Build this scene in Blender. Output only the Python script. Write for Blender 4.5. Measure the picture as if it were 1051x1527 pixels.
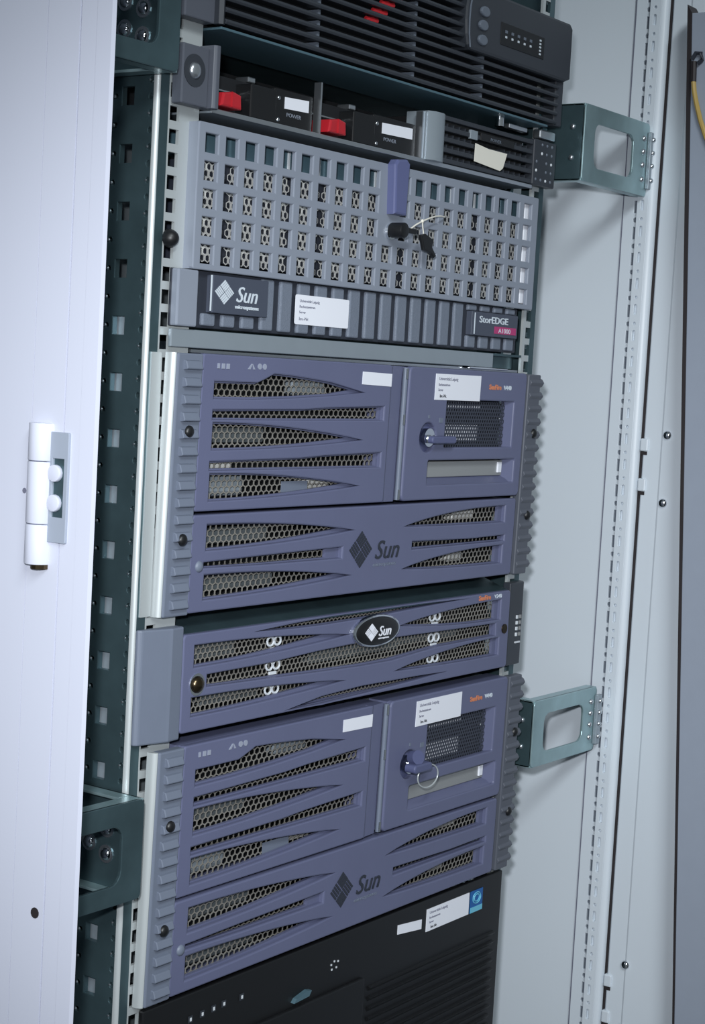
import bpy, bmesh, math, random
from mathutils import Vector, Matrix
random.seed(7)
for o in list(bpy.data.objects): bpy.data.objects.remove(o)
S = bpy.context.scene
COL = S.collection
U = 0.04445
H = 1.30            # height of the measuring plane (top of the upper purple server) above the floor

# ------------------------------------------------------------------ camera
CAM = Vector((-1.1084, -0.7587, -0.0069 + H))
yaw, pit, rol = 0.956, -0.0803, 0.0552
F = Vector((math.sin(yaw)*math.cos(pit), math.cos(yaw)*math.cos(pit), math.sin(pit)))
R0 = Vector((math.cos(yaw), -math.sin(yaw), 0)); U0 = R0.cross(F)
RV = R0*math.cos(rol) + U0*math.sin(rol); UV = -R0*math.sin(rol) + U0*math.cos(rol)
cd = bpy.data.cameras.new('camera'); cam = bpy.data.objects.new('camera', cd); COL.objects.link(cam)
cam.matrix_world = Matrix(((RV.x, UV.x, -F.x, CAM.x), (RV.y, UV.y, -F.y, CAM.y), (RV.z, UV.z, -F.z, CAM.z), (0, 0, 0, 1)))
cd.sensor_fit = 'VERTICAL'; cd.sensor_height = 24; cd.lens = 24*2592.2/1527
cd.clip_start = 0.01; cd.clip_end = 50
S.camera = cam

# ------------------------------------------------------------------ light: dim machine room + camera flash
w = bpy.data.worlds.new('room_light'); S.world = w; w.use_nodes = True
bg = w.node_tree.nodes['Background']; bg.inputs[0].default_value = (0.80, 0.92, 1.0, 1); bg.inputs[1].default_value = 0.22
fl = bpy.data.lights.new('camera_flash', 'SPOT'); flo = bpy.data.objects.new('camera_flash', fl); COL.objects.link(flo)
flo.location = CAM + UV*0.075 - RV*0.035 - F*0.02
tgt = Vector((0.02, 0, -0.20 + H))
flo.rotation_euler = (tgt - flo.location).to_track_quat('-Z', 'Y').to_euler()
fl.energy = 66; fl.color = (0.93, 0.96, 1.0); fl.spot_size = math.radians(50); fl.spot_blend = 1.0; fl.shadow_soft_size = 0.022
lc = bpy.data.lights.new('ceiling_tube', 'AREA'); lco = bpy.data.objects.new('ceiling_tube', lc); COL.objects.link(lco)
lc.shape = 'RECTANGLE'; lc.size = 1.3; lc.size_y = 0.25; lc.energy = 50; lc.color = (0.90, 0.97, 1.0)
lco.location = (-1.75, -1.75, 2.70); lco.rotation_euler = (math.radians(30), math.radians(-30), 0)
S.view_settings.view_transform = 'Standard'
try: S.view_settings.look = 'None'
except Exception: pass
S.view_settings.exposure = -0.22; S.view_settings.gamma = 1.0; S.view_settings.use_curve_mapping = False

# ------------------------------------------------------------------ materials
def lin(c):
    c = c/255.0
    return c/12.92 if c <= 0.04045 else ((c+0.055)/1.055)**2.4
def mat(name, rgb, rough=0.5, metal=0.0, noise=0.0, nscale=60, bump=0.0, bscale=400, emit=None, spec=0.5):
    m = bpy.data.materials.new(name); m.use_nodes = True
    nt = m.node_tree; b = nt.nodes['Principled BSDF']
    col = tuple(lin(v) for v in rgb) + (1,)
    b.inputs['Base Color'].default_value = col
    b.inputs['Roughness'].default_value = rough; b.inputs['Metallic'].default_value = metal
    b.inputs['Specular IOR Level'].default_value = spec
    tc = nt.nodes.new('ShaderNodeTexCoord')
    if noise > 0:
        n = nt.nodes.new('ShaderNodeTexNoise'); n.inputs['Scale'].default_value = nscale; n.inputs['Detail'].default_value = 4
        nt.links.new(tc.outputs['Object'], n.inputs['Vector'])
        mx = nt.nodes.new('ShaderNodeMix'); mx.data_type = 'RGBA'
        mx.inputs[6].default_value = tuple(v*(1-noise) for v in col[:3]) + (1,)
        mx.inputs[7].default_value = tuple(min(1, v*(1+noise)) for v in col[:3]) + (1,)
        nt.links.new(n.outputs['Fac'], mx.inputs[0]); nt.links.new(mx.outputs[2], b.inputs['Base Color'])
    if bump > 0:
        n2 = nt.nodes.new('ShaderNodeTexNoise'); n2.inputs['Scale'].default_value = bscale; n2.inputs['Detail'].default_value = 2
        nt.links.new(tc.outputs['Object'], n2.inputs['Vector'])
        bp = nt.nodes.new('ShaderNodeBump'); bp.inputs['Strength'].default_value = bump; bp.inputs['Distance'].default_value = 0.001
        nt.links.new(n2.outputs['Fac'], bp.inputs['Height']); nt.links.new(bp.outputs[0], b.inputs['Normal'])
    if emit:
        b.inputs['Emission Color'].default_value = tuple(lin(v) for v in emit[:3]) + (1,); b.inputs['Emission Strength'].default_value = emit[3]
    return m
M = dict(
    purple=mat('purple_plastic', (98, 102, 130), 0.42, noise=0.06, nscale=25, bump=0.05, bscale=900),
    purple_deep=mat('deep_purple_plastic', (84, 89, 122), 0.38),
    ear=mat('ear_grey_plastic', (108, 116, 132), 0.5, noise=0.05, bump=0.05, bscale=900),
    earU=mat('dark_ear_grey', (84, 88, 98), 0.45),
    latchblue=mat('latch_blue_plastic', (92, 98, 138), 0.35),
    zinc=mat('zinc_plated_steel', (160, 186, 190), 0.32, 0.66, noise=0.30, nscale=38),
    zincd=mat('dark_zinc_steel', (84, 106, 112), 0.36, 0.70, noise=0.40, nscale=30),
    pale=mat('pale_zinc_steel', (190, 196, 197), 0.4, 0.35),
    steel=mat('bright_steel', (205, 210, 215), 0.28, 0.95),
    mesh=mat('mesh_steel', (158, 154, 146), 0.40, 0.45),
    mesh_dark=mat('dark_mesh', (66, 70, 82), 0.5, 0.3),
    chrome=mat('chrome', (225, 228, 232), 0.12, 1.0),
    blackp=mat('black_plastic', (20, 21, 23), 0.42),
    black=mat('black_interior', (16, 17, 20), 0.8),
    chassis=mat('chassis_grey_steel', (120, 128, 132), 0.45, 0.6, noise=0.1),
    bay=mat('bay_dark', (30, 32, 35), 0.6, 0.2),
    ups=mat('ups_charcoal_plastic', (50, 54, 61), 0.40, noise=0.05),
    ups_in=mat('ups_interior', (20, 22, 26), 0.7),
    upsbtn=mat('ups_button_grey', (100, 108, 120), 0.4),
    a1=mat('array_grey_plastic', (136, 143, 156), 0.42, noise=0.04),
    a1rib=mat('array_rib_textured_grey', (112, 120, 134), 0.55, noise=0.10, nscale=500, bump=0.35, bscale=1200),
    a1dark=mat('array_dark_grey', (44, 48, 58), 0.5),
    plate=mat('plate_slate', (70, 76, 90), 0.45),
    tealdk=mat('drive_teal', (84, 112, 124), 0.4, 0.2),
    sheet=mat('drive_sheet_steel', (228, 228, 224), 0.35, 0.25),
    shelfm=mat('shelf_grey_metal', (150, 160, 168), 0.35, 0.35, noise=0.05),
    paint=mat('cabinet_light_grey_paint', (212, 220, 228), 0.38, noise=0.02, nscale=8, bump=0.03, bscale=700),
    paintL=mat('cabinet_white_paint', (200, 203, 218), 0.40, bump=0.02, bscale=700),
    greyblue=mat('grey_blue_paint', (150, 158, 172), 0.45, noise=0.03),
    rubber=mat('rubber_black', (40, 34, 36), 0.6),
    label=mat('label_paper', (236, 238, 246), 0.5),
    cream=mat('paper_cream', (232, 228, 216), 0.6),
    ink=mat('ink_grey', (110, 112, 130), 0.6),
    inkb=mat('ink_black', (40, 40, 48), 0.6),
    whiteprint=mat('white_print', (205, 214, 222), 0.5),
    icon=mat('icon_grey', (150, 156, 172), 0.5),
    orange=mat('orange_print', (206, 128, 92), 0.5),
    magenta=mat('magenta_print', (176, 58, 112), 0.5),
    red=mat('red_plastic', (176, 34, 44), 0.35),
    redw=mat('red_wire', (205, 42, 50), 0.4),
    blue=mat('sticker_blue', (28, 92, 160), 0.4),
    cyan=mat('sticker_cyan', (110, 190, 215), 0.4),
    grip=mat('drive_tray_grey', (150, 152, 152), 0.4, 0.2),
    yellow=mat('yellow_cable', (178, 150, 82), 0.5),
    ledw=mat('clear_light_pipe', (215, 220, 225), 0.25),
    brass=mat('brass', (96, 84, 66), 0.25, 1.0),
    floor=mat('machine_room_floor', (120, 122, 126), 0.6, noise=0.1, nscale=6),
)

# ------------------------------------------------------------------ object helpers
ORG = {}
def setp(o, label=None, cat=None, group=None, kind=None):
    if label: o['label'] = label
    if cat: o['category'] = cat
    if group: o['group'] = group
    if kind: o['kind'] = kind
def thing(name, loc, label, cat, group=None):
    o = bpy.data.objects.new(name, None); COL.objects.link(o)
    o.empty_display_size = 0.02
    o.location = (loc[0], loc[1], loc[2] + H); ORG[o.name] = Vector(loc)
    setp(o, label, cat, group); return o
def link(name, me, m, parent=None, org=None):
    """link a mesh given in measuring coordinates; parts get the coordinates of their parent"""
    o = bpy.data.objects.new(name, me); COL.objects.link(o)
    if m is not None:
        me.materials.clear(); me.materials.append(m)
    if parent is not None:
        g = ORG[parent.name]; o.parent = parent; ORG[o.name] = g
        me.transform(Matrix.Translation(-g))
    else:
        g = Vector(org if org is not None else (0, 0, 0)); ORG[o.name] = g
        me.transform(Matrix.Translation(-g)); o.location = (g.x, g.y, g.z + H)
    return o
class MB:
    def __init__(s): s.v = []; s.f = []
    def add(s, vs, fs):
        n = len(s.v); s.v += [tuple(p) for p in vs]; s.f += [tuple(i+n for i in f) for f in fs]; return s
    def box(s, x0, x1, y0, y1, z0, z1):
        vs = [(x, y, z) for x in (x0, x1) for y in (y0, y1) for z in (z0, z1)]
        return s.add(vs, [(0, 1, 3, 2), (4, 6, 7, 5), (0, 4, 5, 1), (2, 3, 7, 6), (0, 2, 6, 4), (1, 5, 7, 3)])
    def prism(s, poly, x0, x1):
        """poly in (y,z), extruded along X"""
        n = len(poly); vs = [(x0, y, z) for y, z in poly] + [(x1, y, z) for y, z in poly]
        return s.add(vs, [tuple(range(n))[::-1], tuple(range(n, 2*n))] + [(i, (i+1) % n, n+(i+1) % n, n+i) for i in range(n)])
    def vprism(s, poly, z0, z1):
        """poly in (x,y), extruded along Z"""
        n = len(poly); vs = [(x, y, z0) for x, y in poly] + [(x, y, z1) for x, y in poly]
        return s.add(vs, [tuple(range(n))[::-1], tuple(range(n, 2*n))] + [(i, (i+1) % n, n+(i+1) % n, n+i) for i in range(n)])
    def cyl(s, p0, p1, r0, r1=None, n=14):
        r1 = r0 if r1 is None else r1
        p0 = Vector(p0); p1 = Vector(p1); d = (p1-p0).normalized()
        a = d.orthogonal().normalized(); b = d.cross(a)
        vs = []
        for p, r in ((p0, r0), (p1, r1)):
            for k in range(n):
                t = 2*math.pi*k/n; vs.append(p + a*r*math.cos(t) + b*r*math.sin(t))
        return s.add(vs, [tuple(range(n))[::-1], tuple(range(n, 2*n))] + [(k, (k+1) % n, n+(k+1) % n, n+k) for k in range(n)])
    def dome(s, c, d, r, h, n=14, k=4):
        """domed head at c pointing along d"""
        c = Vector(c); d = Vector(d).normalized(); a = d.orthogonal().normalized(); b = d.cross(a)
        vs = []; fs = []
        for i in range(k):
            t = i/k*math.pi/2
            for j in range(n):
                q = 2*math.pi*j/n; vs.append(c + d*h*math.sin(t) + (a*math.cos(q)+b*math.sin(q))*r*math.cos(t))
        vs.append(c + d*h)
        for i in range(k-1):
            for j in range(n): fs.append((i*n+j, i*n+(j+1) % n, (i+1)*n+(j+1) % n, (i+1)*n+j))
        for j in range(n): fs.append(((k-1)*n+j, (k-1)*n+(j+1) % n, len(vs)-1))
        fs.append(tuple(range(n))[::-1])
        return s.add(vs, fs)
    def tube(s, pts, r, n=8, closed=False):
        pts = [Vector(p) for p in pts]; N = len(pts); vs = []; fs = []
        up = Vector((0.3, 0.5, 0.8))
        for i, p in enumerate(pts):
            q0 = pts[i-1] if (i > 0 or closed) else pts[i]; q1 = pts[(i+1) % N] if (i < N-1 or closed) else pts[i]
            d = (q1-q0).normalized(); a = d.cross(up).normalized(); b = d.cross(a)
            for k in range(n):
                t = 2*math.pi*k/n; vs.append(p + a*r*math.cos(t) + b*r*math.sin(t))
        for i in range(N if closed else N-1):
            for k in range(n): fs.append((i*n+k, i*n+(k+1) % n, ((i+1) % N)*n+(k+1) % n, ((i+1) % N)*n+k))
        if not closed: fs += [tuple(range(n))[::-1], tuple(range((N-1)*n, N*n))]
        return s.add(vs, fs)
    def mesh(s, name, bevel=0.0, smooth=False, seg=2):
        me = bpy.data.meshes.new(name); me.from_pydata(s.v, [], s.f)
        bm = bmesh.new(); bm.from_mesh(me)
        bmesh.ops.recalc_face_normals(bm, faces=bm.faces)
        if bevel > 0:
            es = [e for e in bm.edges if len(e.link_faces) == 2 and e.calc_face_angle(0) > 0.5]
            bmesh.ops.bevel(bm, geom=es, offset=bevel, segments=seg, profile=0.5, affect='EDGES', clamp_overlap=True)
        bm.to_mesh(me); bm.free()
        if smooth:
            for p in me.polygons: p.use_smooth = True
            try: me.set_sharp_from_angle(angle=0.7)
            except Exception: pass
        return me
    def build(s, name, m, parent=None, bevel=0.0, smooth=False, org=None):
        return link(name, s.mesh(name, bevel, smooth), m, parent, org)
def curve_mesh(cu, name):
    ob = bpy.data.objects.new('tmp', cu); me = bpy.data.meshes.new_from_object(ob)
    bpy.data.objects.remove(ob); bpy.data.curves.remove(cu); me.name = name; return me
ROTXZ = Matrix(((1, 0, 0, 0), (0, 0, -1, 0), (0, 1, 0, 0), (0, 0, 0, 1)))     # (u,v,w) -> (u,-w,v)
ROTYZ = Matrix(((0, 0, -1, 0), (-1, 0, 0, 0), (0, 1, 0, 0), (0, 0, 0, 1)))    # (u,v,w) -> (-w,-u,v): seen from -X, u to the right
def area2(lp): return sum(lp[i][0]*lp[(i+1) % len(lp)][1]-lp[(i+1) % len(lp)][0]*lp[i][1] for i in range(len(lp)))
def inset(lp, d):
    """move a loop to its left by d (mitred, limited)"""
    out = []; n = len(lp)
    for i in range(n):
        p = Vector(lp[i]); a = (p-Vector(lp[i-1])); b = (Vector(lp[(i+1) % n])-p)
        a = a.normalized() if a.length > 1e-9 else b.normalized(); b = b.normalized() if b.length > 1e-9 else a
        na = Vector((-a.y, a.x)); nb = Vector((-b.y, b.x)); m = na+nb
        m = m.normalized() if m.length > 1e-4 else na
        k = min(1.0/max(m.dot(na), 0.2), 2.0)
        q = p+m*d*k; out.append((q.x, q.y))
    return out
def cdt_fill(loops):
    from mathutils.geometry import delaunay_2d_cdt
    pts = []; ed = []
    for lp in loops:
        n = len(pts); pts += [Vector(p) for p in lp]; ed += [(n+i, n+(i+1) % len(lp)) for i in range(len(lp))]
    ov, oe, of, ovo, b, c = delaunay_2d_cdt(pts, ed, [], 0, 1e-8)
    segs = [(lp[i], lp[(i+1) % len(lp)]) for lp in loops for i in range(len(lp))]
    def inside(x, y):
        r = False
        for (x0, y0), (x1, y1) in segs:
            if (y0 > y) != (y1 > y) and x < (x1-x0)*(y-y0)/(y1-y0)+x0: r = not r
        return r
    fs = []
    for f in of:
        cx = sum(ov[i].x for i in f)/3; cy = sum(ov[i].y for i in f)/3
        if inside(cx, cy): fs.append(tuple(f))
    return [(v.x, v.y) for v in ov], fs
def cdt_mesh(name, loops, t, bv):
    loops = [lp if (area2(lp) > 0) == (k == 0) else lp[::-1] for k, lp in enumerate(loops)]
    bv = min(bv, t*0.9)
    fl_ = [inset(lp, bv) for lp in loops] if bv > 0 else loops
    vs = []; fs = []; nface = 0
    p, f = cdt_fill(fl_); vs += [(x, y, t) for x, y in p]; fs += f
    n = len(vs); p, f = cdt_fill(loops) if bv > 0 else (p, f)
    vs += [(x, y, -t) for x, y in p]; fs += [tuple(n+i for i in reversed(q)) for q in f]
    nface = len(fs)
    for lp, fl1 in zip(loops, fl_):
        rows = [[(x, y, t) for x, y in fl1]]
        if bv > 0:
            mid = inset(lp, bv*.3); rows.append([(x, y, t-bv*.3) for x, y in mid]); rows.append([(x, y, t-bv) for x, y in lp])
        rows.append([(x, y, -t) for x, y in lp])
        k = len(lp)
        for a, b in zip(rows[:-1], rows[1:]):
            n = len(vs); vs += a + b
            fs += [(n+k+i, n+k+(i+1) % k, n+(i+1) % k, n+i) for i in range(k)]
    me = bpy.data.meshes.new(name); me.from_pydata(vs, [], fs)
    me.polygons.foreach_set('material_index', [0 if i < nface else 1 for i in range(len(fs))])
    bm = bmesh.new(); bm.from_mesh(me); bmesh.ops.remove_doubles(bm, verts=bm.verts, dist=1e-6); bm.to_mesh(me); bm.free()
    me.update(); return me
def plate(name, outer, holes, a, b, m, parent=None, bevel=0.0006, plane='XZ', org=None, edge=None):
    """flat plate with real openings; 'XZ': loops in (x,z), front at y=a, back at y=b.  'YZ': loops in (y,z), faces at x=a..b"""
    sg = 1 if plane == 'XZ' else -1
    me = cdt_mesh(name, [[(sg*x, z) for x, z in lp] for lp in [outer] + list(holes)], abs(b-a)/2, bevel)
    o = place_plate(name, me, a, b, m, parent, plane, org)
    if edge is None:
        o.data.polygons.foreach_set('material_index', [0]*len(o.data.polygons))
    else: o.data.materials.append(edge)
    return o
def place_plate(name, me, a, b, m, parent, plane, org):
    me.transform(ROTXZ if plane == 'XZ' else ROTYZ)
    c = (a+b)/2
    me.transform(Matrix.Translation((0, c, 0) if plane == 'XZ' else (c, 0, 0)))
    return link(name, me, m, parent, org)
def text(name, s, x, z, size, y, m, parent, shear=0.0, ext=0.0002, sx=1.0, rot=0.0, align='LEFT', space=1.0, bold=0.0):
    cu = bpy.data.curves.new(name, 'FONT'); cu.body = s; cu.size = size; cu.shear = shear; cu.align_x = align
    cu.extrude = ext; cu.space_character = space; cu.offset = bold; cu.resolution_u = 3
    me = curve_mesh(cu, name)
    me.transform(Matrix.Rotation(rot, 4, 'Z') @ Matrix.Diagonal((sx, 1, 1, 1)))
    me.transform(ROTXZ); me.transform(Matrix.Translation((x, y-ext, z)))
    return link(name, me, m, parent)
def rrect(x0, x1, z0, z1, r, n=4):
    out = []
    for cx, cz, a0 in ((x1-r, z1-r, 0), (x0+r, z1-r, 90), (x0+r, z0+r, 180), (x1-r, z0+r, 270)):
        for k in range(n+1):
            t = math.radians(a0 + 90*k/n); out.append((cx+r*math.cos(t), cz+r*math.sin(t)))
    return out
def rect(x0, x1, z0, z1): return [(x0, z0), (x1, z0), (x1, z1), (x0, z1)]
def ngon(cx, cz, r, n=8, ry=None): return [(cx+r*math.cos(2*math.pi*(k+.5)/n), cz+(ry or r)*math.sin(2*math.pi*(k+.5)/n)) for k in range(n)]
def leaf(xb, xt, zt, zb, zm, p=1.9, n=10):
    """blunt end at xb, tip at xt"""
    top = []; bot = []
    for i in range(n+1):
        t = i/n; x = xb+(xt-xb)*t
        top.append((x, zt+(zm-zt)*t**p)); bot.append((x, zb+(zm-zb)*t**p))
    lp = top + bot[::-1][1:]
    return lp if xt < xb else lp[::-1]
def grow(lp, d):
    cx = sum(p[0] for p in lp)/len(lp); cz = sum(p[1] for p in lp)/len(lp)
    x0 = min(p[0] for p in lp); x1 = max(p[0] for p in lp); z0 = min(p[1] for p in lp); z1 = max(p[1] for p in lp)
    return [(x+d*(2*(x-x0)/(x1-x0)-1), z+d*(2*(z-z0)/(z1-z0)-1)) for x, z in lp]
def hexsheet(name, x0, x1, z0, z1, y, px, pz, s, depth, m, parent, skip=None):
    """expanded hexagon grille: real open cells"""
    vs = []; fs = []
    nr = int((z1-z0)/pz)+1; nc = int((x1-x0)/px)+1
    ring = [(0, 2/3), (-.5, 1/3), (-.5, -1/3), (0, -2/3), (.5, -1/3), (.5, 1/3)]
    for r in range(nr):
        for c in range(nc):
            cx = x0+(c+(.5 if r % 2 else 0))*px; cz = z0+r*pz
            if cx > x1: continue
            if skip and skip(cx, cz): continue
            n = len(vs)
            for a, b in ring: vs.append((cx+a*px, y, cz+b*pz))
            for a, b in ring: vs.append((cx+a*px*s, y-0.0001, cz+b*pz*s))
            for a, b in ring: vs.append((cx+a*px*s, y+depth, cz+b*pz*s))
            for k in range(6):
                q = (k+1) % 6
                fs.append((n+k, n+q, n+6+q, n+6+k)); fs.append((n+6+k, n+6+q, n+12+q, n+12+k))
    me = bpy.data.meshes.new(name); me.from_pydata(vs, [], fs); me.update()
    o = link(name, me, m, parent); o['kind'] = 'stuff'; return o
def children(o): return [c for c in bpy.data.objects if c.parent == o]
def copy_tree(o, parent=None):
    c = o.copy(); COL.objects.link(c); c.parent = parent
    ORG[c.name] = ORG.get(o.name, Vector((0, 0, 0)))
    for ch in children(o): copy_tree(ch, c)
    return c
def sunlogo_loops(cx, cz, r, sq=1.0):
    """diamond made of bent strokes, four quarters"""
    out = []
    a = math.radians(45); ca, sa = math.cos(a), math.sin(a)
    def T(p): return (cx + (p[0]*ca - p[1]*sa)*r*sq, cz + (p[0]*sa + p[1]*ca)*r)
    k = 0.707
    def bar(x0, x1, y0, y1): out.append([T((x*k, y*k)) for x, y in ((x0, y0), (x1, y0), (x1, y1), (x0, y1))])
    for qx in (0, 1):
        for qy in (0, 1):
            ox, oy = (qx-1)*1.0 + .04, (qy-1)*1.0 + .04
            hor = (qx+qy) % 2 == 0
            for i in range(4):
                lo = i*0.24; hi = lo+0.17
                if hor: bar(ox, ox+.92, oy+lo, oy+hi)
                else: bar(ox+lo, ox+hi, oy, oy+.92)
    return out
def loops_mesh(name, loops, y, th, m, parent):
    mb = MB()
    for lp in loops:
        n = len(lp); vs = [(x, y-th, z) for x, z in lp] + [(x, y, z) for x, z in lp]
        mb.add(vs, [tuple(range(n)), tuple(range(n, 2*n))[::-1]] + [(i, n+i, n+(i+1) % n, (i+1) % n) for i in range(n)])
    return mb.build(name, m, parent)
def screw(name, parent, c, d, r, h, m, slot=True, washer=None):
    mb = MB().dome(c, d, r, h)
    if washer: mb.cyl(Vector(c)-Vector(d)*0.0006, Vector(c)+Vector(d)*0.0004, washer, n=18)
    return mb.build(name, m, parent, smooth=True)
LINES = ['Universität Leipzig', 'Rechenzentrum', 'Inventar']
def inv_label(parent, x0, x1, z0, z1, y, tilt=0.0):
    lb = plate('inventory_label', [(x0, z0-tilt), (x1, z0), (x1, z1), (x0, z1-tilt)], [], y-0.0005, y, M['label'], parent, bevel=0.0)
    h = z1-z0; wd = x1-x0
    r = math.atan2(tilt, wd)
    mb_t = text('printed_text', 'Universität Leipzig', x0+wd*.06, z1-h*.24-tilt, h*.17, y-0.0005, M['ink'], lb, ext=0.0001, sx=wd/h*.33, rot=r)
    text('printed_text', 'Rechenzentrum', x0+wd*.06, z1-h*.46-tilt, h*.14, y-0.0005, M['ink'], lb, ext=0.0001, sx=wd/h*.28, rot=r)
    text('printed_text', 'Server', x0+wd*.06, z1-h*.66-tilt, h*.14, y-0.0005, M['ink'], lb, ext=0.0001, sx=wd/h*.28, rot=r)
    text('printed_text', 'Inv.-Nr.', x0+wd*.10, z1-h*.90-tilt, h*.17, y-0.0005, M['inkb'], lb, ext=0.0001, sx=wd/h*.28, rot=r, bold=0.00004)
    return lb

# ================================================================== setting: the cabinet shell and floor
ZB, ZT = -H, 0.72
def struct(o): o['kind'] = 'structure'; return o
struct(MB().box(-3.0, 2.5, -3.0, 2.5, -H-0.05, -H).build('floor', M['floor'], org=(0, 0, -H-0.05)))
struct(MB().box(0.400, 0.412, 0.0105, 0.80, ZB+0.02, ZT).build('wall_right', M['paint'], org=(0.4, 0.4, ZB)))
struct(MB().box(-0.42, 0.412, 0.80, 0.815, ZB+0.02, ZT).build('wall_back', M['chassis'], org=(0, 0.8, ZB)))
struct(MB().box(-0.42, 0.412, -0.06, 0.815, ZT, ZT+0.02).build('ceiling', M['paint'], org=(0, 0.4, ZT)))
# left outer frame of the cabinet: folded sheet profile with vertical steps
prof = [(-0.3978, -0.0805), (-0.4008, -0.0800), (-0.4008, -0.0690), (-0.4004, -0.0686), (-0.4004, -0.0567), (-0.3980, -0.0567), (-0.3980, -0.0553),
        (-0.4004, -0.0553), (-0.4004, -0.0306), (-0.3988, -0.0306), (-0.3988, -0.0300), (-0.4003, -0.0300), (-0.4003, 0.80), (-0.3965, 0.80), (-0.3965, -0.06), (-0.3978, -0.068)]
wl = struct(MB().vprism(prof, ZB+0.02, ZT).build('wall_left', M['paintL'], org=(-0.4, 0, ZB)))
# dark punched hole with its rim
MB().cyl((-0.4000, -0.049, -0.3300), (-0.4008, -0.049, -0.3300), 0.0032, n=12).build('bolt_hole', M['rubber'], wl)
MB().cyl((-0.4000, -0.0265, -0.0855), (-0.4006, -0.0265, -0.0855), 0.0016, n=8).build('paint_chip', M['ink'], wl)

# ---- hinge on the left frame
hg = plate('door_hinge', rrect(-0.0620, -0.0450, -0.1130, -0.0500, 0.001), [rect(-0.0590, -0.0500, -0.0985, -0.0650)], -0.4022, -0.4002, M['greyblue'], wl, plane='YZ', bevel=0.0003)
for za, zb_ in ((-0.1265, -0.1035), (-0.1030, -0.0675), (-0.0670, -0.0455)):
    MB().cyl((-0.4005, -0.0400, za), (-0.4005, -0.0400, zb_), 0.0082, n=24).build('knuckle', M['paintL'], hg, bevel=0.0006, smooth=True)
MB().cyl((-0.4015, -0.0425, -0.1290), (-0.4015, -0.0425, -0.1265), 0.0055, n=14).build('hinge_pin', M['brass'], hg)
MB().box(-0.4006, -0.4001, -0.0590, -0.0500, -0.0985, -0.0650).build('leaf_recess', M['zincd'], hg)
for zz in (-0.0735, -0.0905):
    MB().cyl((-0.4002, -0.0520, zz), (-0.4035, -0.0520, zz), 0.0050, n=14).build('rivet', M['paintL'], hg, bevel=0.0008, smooth=True)

# ---- right front corner post of the cabinet (slotted)
zs = [(-0.70 + 0.0245*k) for k in range(52)]
sl1 = []
for z in zs:
    sl1.append(rect(-0.0062, -0.0022, z, z+0.0115)); sl1.append(ngon(-0.0042, z+0.018, 0.0024))
p1 = struct(plate('trim_1', rect(-0.0072, 0.0088, -0.95, 0.62), sl1, 0.3970, 0.3995, M['paint'], None, plane='YZ', bevel=0.0003, org=(0.398, 0, -0.95)))
MB().box(0.4000, 0.4012, -0.0072, 0.0100, -0.95, 0.62).build('slot_backing', M['upsbtn'], p1)
MB().box(0.3975, 0.3990, 0.0088, 0.0100, -0.95, 0.62).build('groove', M['ink'], p1)
sl2 = []
for z in zs:
    sl2.append(rrect(-0.0142, -0.0112, z+0.002, z+0.012, 0.0012, 2)); sl2.append(ngon(-0.0127, z+0.0185, 0.0015))
p2 = struct(plate('trim_2', rect(-0.0190, -0.0072, -0.95, 0.62), sl2, 0.3925, 0.3955, M['paint'], None, plane='YZ', bevel=0.0004, org=(0.394, 0, -0.95)))
MB().box(0.3956, 0.3990, -0.0190, -0.0072, -0.95, 0.62).build('slot_backing', M['paint'], p2)
MB().vprism([(0.3925, -0.0192), (0.3932, -0.0226), (0.3952, -0.0246), (0.3990, -0.0250), (0.3990, -0.0192)], -0.95, 0.62).build('rolled_edge', M['paint'], p2, smooth=True)
MB().box(0.4000, 0.4030, -0.0300, -0.0246, -0.95, 0.62).build('gap_shade', M['rubber'], p2)  # black strip standing in for the shade in the gap beside the door

# ---- right door leaf (white), hinged on that post
d1 = struct(MB().vprism([(0.3985, -0.0282), (0.3965, -0.0300), (0.3965, -0.0470), (0.3955, -0.0490), (0.3955, -0.17), (0.408, -0.17), (0.408, -0.0282)], ZB+0.02, ZT)
            .build('door_1', M['paint'], bevel=0.0006, org=(0.4, -0.1, ZB)))
for zc in (-0.050, -0.114, -0.562, -0.625):
    screw('door_screw', d1, (0.3953, -0.0535 if zc > -.3 else -0.0480, zc), (-1, 0, 0), 0.0045, 0.003, M['chrome'])
for zc in (-0.0605, -0.0985, -0.582, -0.618):
    MB().box(0.3945, 0.4015, -0.0345, -0.0265, zc-0.006, zc+0.006).build('hinge_tab', M['paint'], d1, bevel=0.0012)
    MB().box(0.3958, 0.4015, -0.0335, -0.0275, zc-0.0095, zc-0.0063).build('hinge_gap', M['rubber'], d1)

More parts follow.
